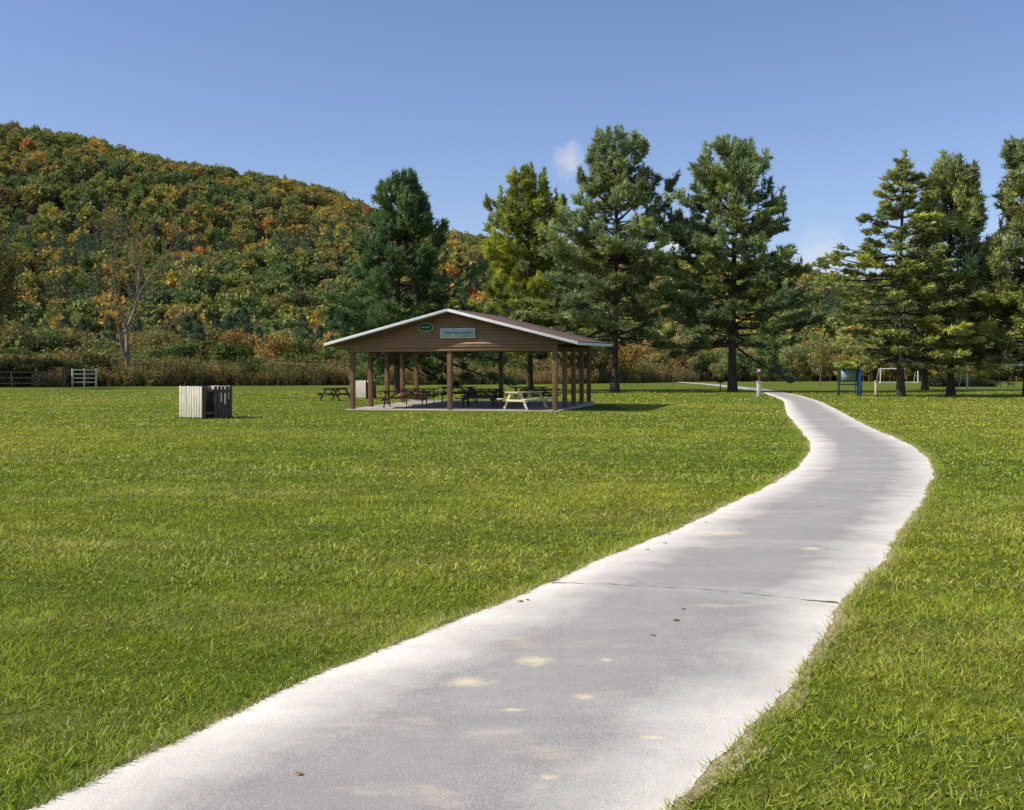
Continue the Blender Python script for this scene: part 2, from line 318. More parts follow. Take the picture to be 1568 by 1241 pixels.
# ------------------------------------------------------------------ conifers
def conifer(name,x,y,H,R,zb,seed,kind='pine',tint=(0.052,0.075,0.022),yellow=0.2,trunk_r=0.28,nl=0.42,den=8.0,lean=0.0,pe=0.4,full=1.0,rough=1.0):
    r=np.random.default_rng(seed)
    root=empty(name,(x,y,0)); T=Tubes()
    zz=np.linspace(0,H*0.97,14); ph=r.random()*6
    tx=lambda z: 0.25*np.sin(z*0.23+ph)*z/H+lean*z/H
    P=np.stack([tx(zz),0.2*np.cos(zz*0.2+ph)*zz/H,zz],1)
    T.add(P,trunk_r*(1-zz/H)**0.8+0.02+0.12*np.exp(-zz*2.5),9)
    C=[];D=[];B=[];Yb=[]
    z=zb
    pinelike=kind=='pine'
    lobes=[(r.random()*6.28,r.random()*0.95,1+(r.random()*0.7-0.4)*rough) for _ in range(14)]
    while z<H*0.985:
        t=(z-zb)/(H-zb)
        if pinelike: prof=min(1,0.80+t*1.2)*(1-t)**pe
        else: prof=min(1,0.9+t*2.0)*(1-t)**0.85
        nb=int(r.integers(6,9)) if pinelike else int(r.integers(7,10))
        if t>0.9: nb=4
        a0=r.random()*6.28
        for k in range(nb):
            az=a0+k/nb*6.283+r.normal()*0.25
            lob=1.0
            for (la,lt,lm) in lobes:
                wgt=math.exp(-((t-lt)/0.09)**2)*max(0,math.cos(az-la))
                lob+= (lm-1)*1.2*wgt
            if pinelike: el=math.radians(-4+48*t**1.5+r.normal()*9*rough); cur=0.08+0.13*r.random()
            else: el=math.radians(-14+30*t+r.normal()*4); cur=0.16
            Ln=R*prof*(0.66+0.44*r.random() if pinelike else 0.76+0.36*r.random())*max(0.4,lob)/ (math.cos(el) if pinelike else 1)+0.2
            if pinelike: Ln=min(Ln,(H*0.99-z)/max(0.05,math.sin(max(el,0.02))+cur)+0.3 )
            dh=np.array([math.cos(az),math.sin(az),0]); pd=np.array([-math.sin(az),math.cos(az),0])
            zs=z+r.normal()*(0.18 if pinelike else 0.04)
            org=np.array([tx(zs),0,zs])
            f=lambda s: org+dh*Ln*s*math.cos(el)+np.array([0,0,1])*(Ln*s*math.sin(el)+cur*Ln*s*s)
            sb=np.linspace(0,0.95,5)
            T.add(np.array([f(s) for s in sb]),0.018+0.02*Ln*(1-sb)*0.6,4)
            br=0.65+0.7*r.random(); yb_=r.normal()*0.18
            nt_=max(4,int(Ln*den*full*(0.8+0.4*r.random())))
            s0=0.28 if Ln>2 else 0.05
            ncl=max(2,int(Ln*1.6)); cs_=s0+(1-s0)*r.random(ncl)**0.7; cs_[0]=0.97
            wcl=(0.34 if pinelike else 0.24)*Ln*(1.08-cs_)+0.1; cl_=(r.random(ncl)*2-1)*wcl; cl_[0]=0
            ci=r.integers(0,ncl,nt_)
            s=np.clip(cs_[ci]+r.normal(size=nt_)*0.09*(2.2/(Ln+1)),s0*0.6,1.03); lat=cl_[ci]+r.normal(size=nt_)*(0.24 if pinelike else 0.16); wdt=np.abs(wcl[ci])+0.2
            c0=np.array([f(q) for q in s])+pd*lat[:,None]
            c0[:,2]+=r.normal(size=nt_)*(0.15 if pinelike else 0.04)+ (0.10 if pinelike else -0.05)*np.abs(lat)
            dd=dh[None]*0.75+pd[None]*(np.clip(lat/(wdt+1e-6),-1,1)*0.9)[:,None]+np.array([0,0,0.35 if pinelike else 0.02])
            bc=0.75+0.5*r.random(ncl)
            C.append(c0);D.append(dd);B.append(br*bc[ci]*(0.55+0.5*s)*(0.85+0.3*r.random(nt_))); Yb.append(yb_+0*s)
            if pinelike and t>0.25:
                for u in range(int(r.integers(1,4))):
                    b0=f(0.8+0.2*r.random())+pd*r.normal()*0.3; hgt=(0.35+0.75*r.random())*(0.6+0.6*t)
                    m_=max(3,int(hgt*7)); q=np.linspace(0,hgt,m_)[:,None]
                    C.append(b0+q*np.array([0,0,1.0])+r.normal(size=(m_,3))*0.03);D.append(np.tile(np.array([[0.15*dh[0],0.15*dh[1],1.0]]),(m_,1)));B.append(np.full(m_,br*1.15));Yb.append(np.full(m_,yb_))
        z+= (0.36+0.28*r.random()*(1+rough*0.6) if pinelike else 0.58+0.2*r.random())*(H/18)
    for q in np.linspace(H*0.90,H+0.5,12):
        C.append(np.array([[tx(q),0,q]]));D.append(np.array([[0,0,1.0]]));B.append(np.array([1.0])); Yb.append(np.array([0.]))
    C=np.vstack(C);D=unit(np.vstack(D));B=np.concatenate(B);Yb=np.concatenate(Yb)
    m=10
    C2=np.repeat(C,m,0);D2=np.repeat(D,m,0);B2=np.repeat(B,m)
    n=len(C2)
    C2=C2+r.normal(size=(n,3))*np.array([0.10,0.10,0.06])
    D2=unit(D2+r.normal(size=(n,3))*(0.55 if pinelike else 0.42)+np.array([0,0,0.12]))
    V,F=tris(C2,D2,nl*(0.6+0.7*r.random(n)),0.085+0.05*r.random(n))
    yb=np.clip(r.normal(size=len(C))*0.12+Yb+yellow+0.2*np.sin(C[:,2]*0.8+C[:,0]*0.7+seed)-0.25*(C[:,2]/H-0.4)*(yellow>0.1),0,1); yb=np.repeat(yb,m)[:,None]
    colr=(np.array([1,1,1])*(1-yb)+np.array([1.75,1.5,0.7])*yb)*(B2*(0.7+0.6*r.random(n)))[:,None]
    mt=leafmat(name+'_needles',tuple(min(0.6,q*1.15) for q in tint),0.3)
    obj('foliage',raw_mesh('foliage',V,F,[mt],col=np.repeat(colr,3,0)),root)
    T.build('trunk',bark,root)
    return root
conifer('pine_tree',-9.4,90,17.0,6.6,2.6,21,tint=(0.105,0.165,0.065),yellow=0.0,den=8.0,pe=0.75,rough=1.6)
conifer('pine_tree',1.7,105,20.4,6.1,4.0,12,tint=(0.225,0.265,0.065),yellow=0.45,pe=0.48,full=1.25)
conifer('pine_tree',9.0,96,22.0,7.0,4.8,13,tint=(0.225,0.275,0.125),yellow=0.14,trunk_r=0.33,pe=0.58,full=1.2,rough=1.25)
conifer('pine_tree',19.3,96,21.0,7.0,4.2,14,tint=(0.205,0.26,0.11),yellow=0.10,trunk_r=0.36,pe=0.56,full=1.2,rough=1.25)
conifer('spruce_tree',27.3,77,16.7,5.8,2.8,15,'spruce',tint=(0.22,0.255,0.095),yellow=0.28,trunk_r=0.24,nl=0.34,den=10)
conifer('pine_tree',31.6,79,16.2,4.2,2.9,16,tint=(0.24,0.28,0.12),yellow=0.28,trunk_r=0.24,den=7,pe=0.6)
conifer('pine_tree',36.2,77,17.0,4.6,2.7,17,tint=(0.215,0.25,0.10),yellow=0.26,trunk_r=0.26,den=7.5,pe=0.55)
conifer('pine_tree',42.5,84,17.5,4.5,2.8,18,tint=(0.18,0.23,0.09),yellow=0.25,pe=0.5)
conifer('pine_tree',39.9,106,12.5,4.6,2.6,19,tint=(0.14,0.18,0.07),yellow=0.1,pe=0.5)

# ------------------------------------------------------------------ broadleaf near trees
def broadleaf(name,x,y,H,seed,leaves,tint,spread=0.5,depth=5,nleaf=6,lsize=0.3,tr=0.28,bk=None):
    r=np.random.default_rng(seed); root=empty(name,(x,y,0)); T=Tubes(); tips=[]
    def grow(p,d,Ln,rad,lev):
        k=5; P=[p];dd=d.copy()
        for i in range(k):
            dd=unit(dd+r.normal(size=3)*0.10+np.array([0,0,0.05])); P.append(P[-1]+dd*Ln/k)
        P=np.array(P); T.add(P,np.linspace(rad,rad*0.62,k+1),6 if lev<2 else 4)
        if lev>=2:
            for q in P[2:]: tips.append(q)
        if lev>=depth: return
        for c in range(3 if lev<3 else 2+int(r.random()<0.5)):
            a=r.random()*6.283; sp=spread*(0.6+0.8*r.random())
            o=unit(np.cross(dd,unit(r.normal(size=3))))
            nd=unit(dd*math.cos(sp)+o*math.sin(sp)+np.array([0,0,0.1]))
            i0=int(r.integers(2,k+1)) if c else k
            grow(P[i0],nd,Ln*(0.62+0.22*r.random()),rad*(0.46+0.2*r.random()),lev+1)
    grow(np.array([0,0,0.0]),np.array([0,0,1.0]),H*0.34,tr,0)
    T.build('trunk',bk or bark_grey,root)
    tips=np.array(tips)
    if nleaf:
        C=np.repeat(tips,nleaf,0); n=len(C); keep=np.random.default_rng(seed+1).random(n)<leaves; C=C[keep];n=len(C)
        C=C+r.normal(size=(n,3))*0.35
        V,F=tris(C,unit(r.normal(size=(n,3))),lsize*(0.6+0.8*r.random(n)),lsize*0.8)
        b=0.6+0.9*r.random((n,1)); cc=b*np.array([1,1,1])*np.where(r.random((n,1))<0.3,np.array([[1.6,1.0,0.7]]),np.array([[1,1,1]]))
        obj('foliage',raw_mesh('foliage',V,F,[leafmat(name+'_leaves',tint,0.3)],col=np.repeat(cc,3,0)),root)
    return root
broadleaf('bare_tree',-49.6,142,22,31,0.40,(0.24,0.21,0.07),0.42,5,4,0.30,0.40,bark_pale)
broadleaf('autumn_tree',-53.5,114,15,35,0.6,(0.10,0.11,0.04),0.50,5,7,0.3,0.26)
broadleaf('autumn_tree',-62,130,15,36,0.9,(0.13,0.14,0.05),0.6,5,7,0.35,0.3)
broadleaf('young_tree',41,146,6.5,37,0.6,(0.24,0.24,0.07),0.4,4,4,0.2,0.07)
broadleaf('young_tree',22,150,6.0,38,0.5,(0.28,0.18,0.07),0.4,4,4,0.2,0.07)
broadleaf('young_tree',14.5,152,5.5,39,0.3,(0.28,0.18,0.07),0.4,4,4,0.2,0.07)

# ------------------------------------------------------------------ prototypes for instancing (distant woods)
def wood_material(name,stops,nscale,gain=1.0,wr=0.55):
    m,nt,out=newmat(name); oi=N(nt,'ShaderNodeObjectInfo'); g=N(nt,'ShaderNodeNewGeometry')
    n1=noise(nt,nscale,g.outputs['Position'],4,0.65)
    f=math_(nt,'ADD',math_(nt,'MULTIPLY',oi.outputs['Random'],wr),math_(nt,'MULTIPLY',mrange(nt,n1,0.32,0.68),1-wr))
    cr=N(nt,'ShaderNodeValToRGB'); nt.links.new(f,cr.inputs[0]); el=cr.color_ramp.elements
    while len(el)<len(stops): el.new(0.5)
    for e,(p,c) in zip(el,stops): e.position=p; e.color=(*[q*gain for q in c],1)
    a=N(nt,'ShaderNodeAttribute',attribute_name='Col')
    c=mixc(nt,1.0,cr.outputs[0],a.outputs['Color'],'MULTIPLY')
    return leaf_finish(m,nt,out,c,0.25)
fall=[(0.0,(0.075,0.11,0.045)),(0.25,(0.115,0.15,0.050)),(0.43,(0.165,0.185,0.052)),(0.55,(0.24,0.225,0.055)),(0.64,(0.19,0.15,0.065)),(0.76,(0.34,0.265,0.055)),(0.88,(0.36,0.20,0.05)),(1.0,(0.34,0.12,0.05))]
fall_mat=wood_material('autumn_canopy',fall,0.012,1.62,0.58)
belt_mat=wood_material('autumn_thicket',[(0,(0.08,0.13,0.04)),(0.3,(0.14,0.18,0.05)),(0.55,(0.19,0.175,0.065)),(0.75,(0.29,0.22,0.06)),(1,(0.30,0.15,0.05))],0.03,1.5)
weed_mat=wood_material('tall_weeds',[(0,(0.11,0.15,0.04)),(0.4,(0.19,0.17,0.06)),(0.7,(0.25,0.165,0.065)),(1,(0.32,0.22,0.08))],0.06,1.25)
darkgreen_mat=wood_material('conifer_canopy',[(0,(0.055,0.09,0.050)),(1,(0.10,0.14,0.07))],0.02,1.4)
shrub_mat=wood_material('dark_shrub',[(0,(0.04,0.06,0.02)),(1,(0.10,0.11,0.035))],0.1,1.0)
bush_mat=wood_material('green_bush',[(0,(0.07,0.12,0.03)),(0.6,(0.14,0.17,0.045)),(1,(0.22,0.16,0.06))],0.1,1.25)
def proto_round(name,mat,nleaf,ls,seed,squat=1.0):
    r=np.random.default_rng(seed); nc=14+int(r.integers(0,8))
    d=unit(r.normal(size=(nc,3))); cen=np.array([0,0,0.58])+d*np.array([0.24,0.24,0.26])*squat*(0.5+0.6*r.random((nc,1)))
    rad=0.10+0.09*r.random(nc)
    idx=r.integers(0,nc,nleaf); dirs=unit(r.normal(size=(nleaf,3)))
    C=cen[idx]+dirs*rad[idx][:,None]*(0.55+0.55*r.random((nleaf,1)))
    Dn=unit(dirs*0.5+r.normal(size=(nleaf,3))*0.6)
    V,F=tris(C,Dn,ls*(0.7+0.7*r.random(nleaf)),ls*(0.7+0.5*r.random(nleaf)))
    b=(0.7+0.5*r.random(nleaf))*(0.75+0.5*r.random(nc))[idx]
    c=np.repeat(np.stack([b,b,b],1),3,0)
    tv,tf=tube([[0,0,-0.05],[0,0,0.3],[0.01,0,0.6]],[0.022,0.016,0.008],5)
    tf3=np.vstack([tf[:,:3],tf[:,[0,2,3]]])+len(V)
    V=np.vstack([V,tv]);F2=np.vstack([F,tf3]); c=np.vstack([c,np.full((len(tv),3),0.8)])
    mi=np.concatenate([np.zeros(len(F)),np.ones(len(tf3))])
    return bpy.data.objects.new(name,raw_mesh(name,V,F2,[mat,bark_grey],col=c,mi=mi))
def proto_cone(name,mat,nleaf,ls,seed):
    r=np.random.default_rng(seed); t=r.random(nleaf)**1.3; a=r.random(nleaf)*6.283
    lay=0.8+0.25*np.sin(t*45+r.random())
    rr=0.25*(1-t)**0.65*lay*(0.7+0.35*r.random(nleaf))*(1+0.2*np.sin(a*3+t*9))
    C=np.stack([np.cos(a)*rr,np.sin(a)*rr,0.08+0.92*t],1)
    V,F=tris(C,unit(np.stack([np.cos(a),np.sin(a),-0.1+0*a],1)+r.normal(size=(nleaf,3))*0.5),ls*(0.7+0.6*r.random(nleaf)),ls*0.6)
    b=0.7+0.6*r.random(nleaf); return bpy.data.objects.new(name,raw_mesh(name,V,F,[mat],col=np.repeat(np.stack([b,b,b],1),3,0)))
def proto_weed(name,mat,seed,nst=90):
    r=np.random.default_rng(seed); C=[];D=[];Ls=[];W=[]
    for q in range(nst):
        bx,by=r.normal(size=2)*0.28; h=0.45+0.6*r.random(); ln=r.normal(size=2)*0.15
        ks=np.linspace(0.05,1,12)
        for kq in ks:
            C.append([bx+ln[0]*kq,by+ln[1]*kq,h*kq]); D.append([r.normal()*0.8,r.normal()*0.8,0.5]); Ls.append(0.07+0.08*r.random()); W.append(0.04+0.03*r.random())
    C=np.array(C);D=unit(np.array(D)); V,F=tris(C,D,np.array(Ls),np.array(W)); n=len(C)
    b=0.6+0.8*r.random(n); return bpy.data.objects.new(name,raw_mesh(name,V,F,[mat],col=np.repeat(np.stack([b,b,b],1),3,0)))
def collection(name,objs):
    c=bpy.data.collections.new(name)
    for o in objs: c.objects.link(o)
    return c
def scatter(name,P,scale,coll,seed):
    r=np.random.default_rng(seed); n=len(P)
    m=bpy.data.meshes.new(name); m.vertices.add(n); m.vertices.foreach_set('co',np.asarray(P,dtype=np.float32).ravel())
    a=m.attributes.new('iscale','FLOAT_VECTOR','POINT'); a.data.foreach_set('vector',np.asarray(scale,dtype=np.float32).ravel())
    rot=np.zeros((n,3),dtype=np.float32); rot[:,2]=r.random(n)*6.283
    a=m.attributes.new('irot','FLOAT_VECTOR','POINT'); a.data.foreach_set('vector',rot.ravel())
    a=m.attributes.new('iidx','INT','POINT'); a.data.foreach_set('value',r.integers(0,len(coll.objects),n).astype(np.int32))
    o=obj(name,m)
    ng=bpy.data.node_groups.new(name+'_gn','GeometryNodeTree')
    ng.interface.new_socket('Geometry',in_out='INPUT',socket_type='NodeSocketGeometry'); ng.interface.new_socket('Geometry',in_out='OUTPUT',socket_type='NodeSocketGeometry')
    gi=ng.nodes.new('NodeGroupInput');go=ng.nodes.new('NodeGroupOutput'); ip=ng.nodes.new('GeometryNodeInstanceOnPoints'); ci=ng.nodes.new('GeometryNodeCollectionInfo')
    ci.inputs['Collection'].default_value=coll; ci.inputs['Separate Children'].default_value=True; ci.inputs['Reset Children'].default_value=True
    ng.links.new(gi.outputs[0],ip.inputs['Points']); ng.links.new(ci.outputs[0],ip.inputs['Instance']); ip.inputs['Pick Instance'].default_value=True
    for nm,dt,sk in (('iscale','FLOAT_VECTOR','Scale'),('irot','FLOAT_VECTOR','Rotation'),('iidx','INT','Instance Index')):
        q=ng.nodes.new('GeometryNodeInputNamedAttribute'); q.data_type=dt; q.inputs['Name'].default_value=nm
        ng.links.new(q.outputs['Attribute'],ip.inputs[sk])
    ng.links.new(ip.outputs[0],go.inputs[0])
    md=o.modifiers.new('Scatter','NODES'); md.node_group=ng
    return o

# ------------------------------------------------------------------ hills
RX=np.array([-1400,-900,-580,-420,-350,-286,-206,-179,-120,-50,-13,62,142,244,271,330,420,600,900,1400])
RZ=np.array([120,160,180,185,178,163,150,146,125,109,102,91,80,67,61,52,44,40,38,35])-9.0
def vnoise(x,y,s,seed):
    r=np.random.default_rng(seed); G=r.random((64,64)); X=x/s;Y=y/s
    xi=np.floor(X).astype(int);yi=np.floor(Y).astype(int);fx=X-xi;fy=Y-yi;fx=fx*fx*(3-2*fx);fy=fy*fy*(3-2*fy)
    g=lambda a,b:G[a%64,b%64]
    return (g(xi,yi)*(1-fx)+g(xi+1,yi)*fx)*(1-fy)+(g(xi,yi+1)*(1-fx)+g(xi+1,yi+1)*fx)*fy
def hz(x,y):
    x=np.asarray(x,float);y=np.asarray(y,float)
    yr=900.0; y0=285-0.0*x
    t=np.clip((y-y0)/(yr-y0),0,2); up=np.where(t<1,np.sin(np.clip(t,0,1)*math.pi/2)**1.25,1-0.25*(t-1)**1.2)
    R_=np.interp(x*900/np.clip(y,500,1100),RX,RZ)
    nz=(vnoise(x,y,150,1)-0.5)*34+(vnoise(x,y,60,2)-0.5)*14
    return R_*up+nz*np.clip(t*3,0,1)*np.clip((1-t)*2.2,0.0,1)-0.5*(t<=0)
hx=np.linspace(-1300,1300,170);hy=np.linspace(280,1300,90);gx,gy=np.meshgrid(hx,hy);V=np.stack([gx.ravel(),gy.ravel(),hz(gx.ravel(),gy.ravel())],1)
nx=len(hx);ii,jj=np.meshgrid(np.arange(nx-1),np.arange(len(hy)-1));a=(jj*nx+ii).ravel()
obj('forested_hill',raw_mesh('forested_hill',V,np.stack([a,a+1,a+nx+1,a+nx],1),[simple('forest_floor',(0.05,0.045,0.02),(0.10,0.085,0.035),0.05,1.0)],smooth=True))
fallc=collection('autumn_crowns',[proto_round('crown',fall_mat,420,0.10,100+i) for i in range(8)])
conc=collection('conifer_crowns',[proto_cone('conifer_crown',darkgreen_mat,420,0.075,120+i) for i in range(3)])
pts=[];gy=275.0
while gy<960:
    st=5.8+ (gy-275)*0.0035; xw=0.56*gy+60
    q=np.arange(-xw,xw,st); pts.append(np.stack([q+rng.normal(size=len(q))*st*0.45,gy+rng.normal(size=len(q))*st*0.45],1)); gy+=st*0.9
P2=np.vstack(pts); P3=np.column_stack([P2,hz(P2[:,0],P2[:,1])-0.6])
isc=(vnoise(P2[:,0],P2[:,1],45,5)+0.5*rng.random(len(P2))-0.30*np.clip(P3[:,2]/110,0,1)-0.05)>0.93
h=5.5+8.0*rng.random(len(P3))**1.2; wq=h*(0.80+0.45*rng.random(len(P3)))
sc=np.stack([wq,wq*(0.85+0.3*rng.random(len(P3))),h],1)
scatter('hillside_forest',P3[~isc],sc[~isc],fallc,1)
sc2=sc.copy(); sc2[:,2]*=1.2; scatter('hillside_conifers',P3[isc],sc2[isc],conc,2)
print('hill trees',len(P3),isc.sum())
beltc=collection('belt_crowns',[proto_round('belt_crown',belt_mat,2600,0.042,140+i) for i in range(6)])
n=1500; bx=rng.uniform(-190,200,n); by=rng.uniform(180,282,n)
keep=~((bx>20)&(by<215)); bx=bx[keep];by=by[keep]
h=(5.0+7*rng.random(len(bx))**1.3)*np.where(bx>40,0.8,1.0); wq=h*(0.8+0.4*rng.random(len(bx)))
scatter('valley_trees',np.column_stack([bx,by,-0.3+0*bx]),np.stack([wq,wq,h],1),beltc,3)
bcon=collection('belt_conifers',[proto_cone('belt_conifer',darkgreen_mat,2600,0.035,160+i) for i in range(2)])
n=110; bx=rng.uniform(-130,-25,n); by=rng.uniform(200,285,n); h=8+6*rng.random(n)
scatter('valley_conifers',np.column_stack([bx,by,0*bx]),np.stack([h,h,h],1),bcon,4)
weedc=collection('weed_clumps',[proto_weed('weed_clump',weed_mat,170+i) for i in range(4)])
hl=np.array([(-110,100),(-75,117),(-50,138),(-30,150),(0,163),(18,185),(40,225),(90,250),(180,262)])
n=2600; bx=rng.uniform(-105,170,n); dy=rng.random(n)**1.2*20; by=np.interp(bx,hl[:,0],hl[:,1])+dy+rng.normal(size=n)*1.2
h=(1.4+1.9*rng.random(n))*(0.7+dy/26)*(0.7+0.6*vnoise(bx+300,by,9,9)); wq=h*(0.9+0.6*rng.random(n))
scatter('tall_weeds',np.column_stack([bx,by,0*bx]),np.stack([wq,wq,h],1),weedc,5)
bushc=collection('bush_clumps',[proto_round('bush',bush_mat,2200,0.045,190+i) for i in range(4)])
n=420; bx=rng.uniform(-100,150,n); dy=rng.random(n)*24+1; by=np.interp(bx,hl[:,0],hl[:,1])+dy; h=(2.2+3.2*rng.random(n)**2)*(0.6+dy/30)
scatter('hedgerow_bushes',np.column_stack([bx,by,-h*0.28]),np.stack([h*1.5,h*1.5,h*1.25],1),bushc,8)
shc=collection('shrub_clumps',[proto_round('shrub',shrub_mat,2200,0.05,180+i) for i in range(3)])
n=60; bx=rng.uniform(-74,-52,n); by=np.interp(bx,hl[:,0],hl[:,1])+rng.uniform(1,7,n); h=2.5+1.8*rng.random(n)
scatter('dark_shrubs',np.column_stack([bx,by,-h*0.3]),np.stack([h*1.3,h*1.3,h*1.2],1),shc,6)
n=16; bx=rng.uniform(38,44,n)*1.35; by=135+rng.uniform(-2,2,n); h=1.0+0.6*rng.random(n)
scatter('low_bushes',np.column_stack([bx,by,-h*0.35]),np.stack([h*2,h*2,h*1.2],1),shc,7)

# ------------------------------------------------------------------ pavilion
pav=empty('picnic_pavilion',(-2.63,48,0),(math.radians(1.0),0,math.radians(-13)))
Wd=4.6; Dp=9.2; ph=2.78; pk=4.40; ev=2.95; ox=1.05; oy=0.6
B=Boxes()
for k in range(5):
    yk=Dp*k/4
    for sx in (-1,1): B.add((sx*Wd,yk,ph/2+0.02),(0.2,0.2,ph-0.02))
B.add((-0.08,0,ph/2+0.02),(0.2,0.2,ph-0.02)); B.add((0,Dp,ph/2+0.02),(0.2,0.2,ph-0.02))
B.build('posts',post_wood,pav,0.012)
B=Boxes()
for sx in (-1,1): B.add((sx*Wd,Dp/2,ph-0.12),(0.12,Dp-0.22,0.24))
for k in range(5):
    yk=Dp*k/4
    B.add((0,yk+0.14,ph-0.1),(2*Wd-0.25,0.05,0.22))
    if k>0:
        for sx in (-1,1): B.bar((sx*4.5,yk+0.16,ph+0.02),(sx*0.05,yk+0.16,pk-0.22),0.05,0.16)
        B.add((0,yk+0.16,(ph+pk)/2-0.08),(0.1,0.045,pk-ph-0.3))
        for sx in (-1,1): B.bar((sx*Wd,yk+0.001,ph-0.75),(sx*(Wd-0.65),yk+0.001,ph-0.05),0.09,0.09)
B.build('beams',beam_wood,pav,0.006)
slope=math.atan2(pk-ev,Wd+ox)
V=[];F=[]
hw=Wd+ox; th=0.14
for (dz) in (0,-th):
    for yv in (-oy,Dp+oy):
        for xv,zv in ((-hw,ev),(0,pk),(hw,ev)): V.append((xv,yv,zv+dz))
F=[(0,1,4,3),(1,2,5,4),(6,9,10,7),(7,10,11,8),(0,3,9,6),(2,8,11,5),(0,6,7,1),(1,7,8,2),(3,4,10,9),(4,5,11,10)]
obj('roof',raw_mesh('roof',V,F,[shingle_mat]),pav)
B=Boxes()
for sx in (-1,1):
    nC=22
    for k in range(nC):
        t0=(k+0.5)/nC; xx=sx*hw*t0; zz=pk+(ev-pk)*t0+0.018
        R=Matrix.Rotation(sx*slope*1.04,3,'Y'); B.add((xx,Dp/2,zz),(hw/nC*1.06,Dp+2*oy-0.02,0.014),[list(r) for r in R])
B.build('shingle_courses',shingle_mat,pav,0)
B=Boxes()
for yv in (-oy-0.02,Dp+oy+0.02):
    for sx in (-1,1):
        B.bar((sx*(hw+0.04),yv,ev-0.055),(sx*0.0,yv,pk-0.045),0.035,0.12)
for sx in (-1,1): B.add((sx*(hw+0.02),Dp/2,ev-0.07),(0.03,Dp+2*oy,0.12))
B.build('fascia',white_paint,pav,0.004)
for gi_,yv in enumerate((-0.0,Dp)):
    z=ph-0.22; V=[];F=[]; bh=0.15
    while z<pk-0.2:
        def hwz(zq): return max(0.02,(pk-0.16-zq)/(pk-ev)*hw)
        a_=min(hwz(z),Wd+0.12 if z<ph-0.05 else 99); b_=min(hwz(z+bh),Wd+0.12 if z<ph-0.05 else 99); b0=len(V)
        y0=yv-0.125;y1=yv-0.10; 
        V+=[(-a_,y0-0.016,z),(a_,y0-0.016,z),(b_,y0,z+bh-0.006),(-b_,y0,z+bh-0.006),(-a_,y1,z),(a_,y1,z),(b_,y1,z+bh-0.006),(-b_,y1,z+bh-0.006)]
        F+=[[b0+i for i in f] for f in ((0,1,2,3),(5,4,7,6),(4,5,1,0),(3,2,6,7),(1,5,6,2),(4,0,3,7))]
        z+=bh
    obj('gable_boards',raw_mesh('gable',V,F,[siding_mat]),pav)
Boxes().add((0,Dp/2-0.1,-0.16),(2*Wd+0.5,Dp+0.6,0.36)).build('slab',slab_mat,pav,0.02)
def disc(name,cx,cz,rx,rz,y,mat,parent,d=0.04):
    n=32; th=np.arange(n)/n*6.28318; ring=lambda yy,s:[(cx+math.cos(t)*rx*s,yy,cz+math.sin(t)*rz*s) for t in th]
    V=ring(y,1)+ring(y+d,1)+[(cx,y,cz)]; F=[[i,(i+1)%n,2*n] for i in range(n)]+[[i,i+n,(i+1)%n] for i in range(n)]+[[(i+1)%n,i+n,(i+1)%n+n] for i in range(n)]
    return obj(name,raw_mesh(name,V,F,[mat]),parent)
disc('oval_sign',-1.12,3.63,0.36,0.19,-0.20,sign_mat,pav)
disc('oval_sign_face',-1.12,3.63,0.32,0.155,-0.21,green_paint,pav,0.01)
B=Boxes()
for k in range(5): B.add((-1.30+0.09*k,-0.216,3.64),(0.05,0.006,0.07))
B.build('oval_letters',sign_mat,pav,0)
Boxes().add((0.33,-0.18,3.36),(1.55,0.05,0.42)).build('sign_frame',white_paint,pav,0.005)
Boxes().add((0.33,-0.21,3.36),(1.47,0.012,0.35)).build('sign_board',board_mat,pav,0)
B=Boxes()
for k in range(11): B.add((-0.22+0.11*k,-0.219,3.38),(0.05+0.02*(k%3),0.006,0.07))
B.build('sign_letters',green_paint,pav,0)

def picnic_table(name,loc,rot,mat,parent=None,legmat=None,Lt=1.85):
    e=bpy.data.objects.new(name,None); e.location=loc; e.rotation_euler=(0,0,rot); link(e,parent)
    B=Boxes()
    for k in range(5): B.add((0,(k-2)*0.15,0.75),(Lt,0.14,0.04))
    for s in (-1,1):
        for k in range(2): B.add((0,s*(0.62+0.15*k),0.45),(Lt,0.14,0.04))
    B.build('planks',mat,e,0.005)
    B=Boxes()
    for xx in (-Lt*0.36,Lt*0.36):
        B.add((xx+0.001,0,0.70),(0.04,0.72,0.08)); B.add((xx,0,0.385),(0.045,1.5,0.09))
        for s in (-1,1): B.bar((xx+0.042,s*0.26,0.725),(xx+0.042,s*0.66,0.02),0.04,0.10)
        B.bar((xx*0.9,0,0.42),(xx*0.25,0,0.72),0.04,0.07)
    B.build('legs',legmat or mat,e,0.005)
    return e
sl=0.03
dark_table=simple('dark_table_wood',(0.04,0.025,0.018),(0.08,0.05,0.035),7,0.75,(0.6,6,6))
picnic_table('picnic_table',(-2.6,1.3,sl),0.12,table_wood,pav,Lt=2.4)
picnic_table('picnic_table',(0.75,1.9,sl),0.05,dark_table,pav)
picnic_table('picnic_table',(3.05,1.0,sl),math.radians(62),pale_wood,pav)
picnic_table('picnic_table',(-2.9,4.4,sl),0.3,table_wood,pav)
picnic_table('picnic_table',(0.3,4.6,sl),-0.1,dark_table,pav)
picnic_table('picnic_table',(3.0,4.6,sl),0.1,dark_table,pav)
picnic_table('picnic_table',(-1.9,7.6,sl),0.0,dark_table,pav)
picnic_table('picnic_table',(1.8,7.6,sl),0.15,dark_table,pav)
picnic_table('picnic_table',(-10.3,64,0),1.2,dark_table)

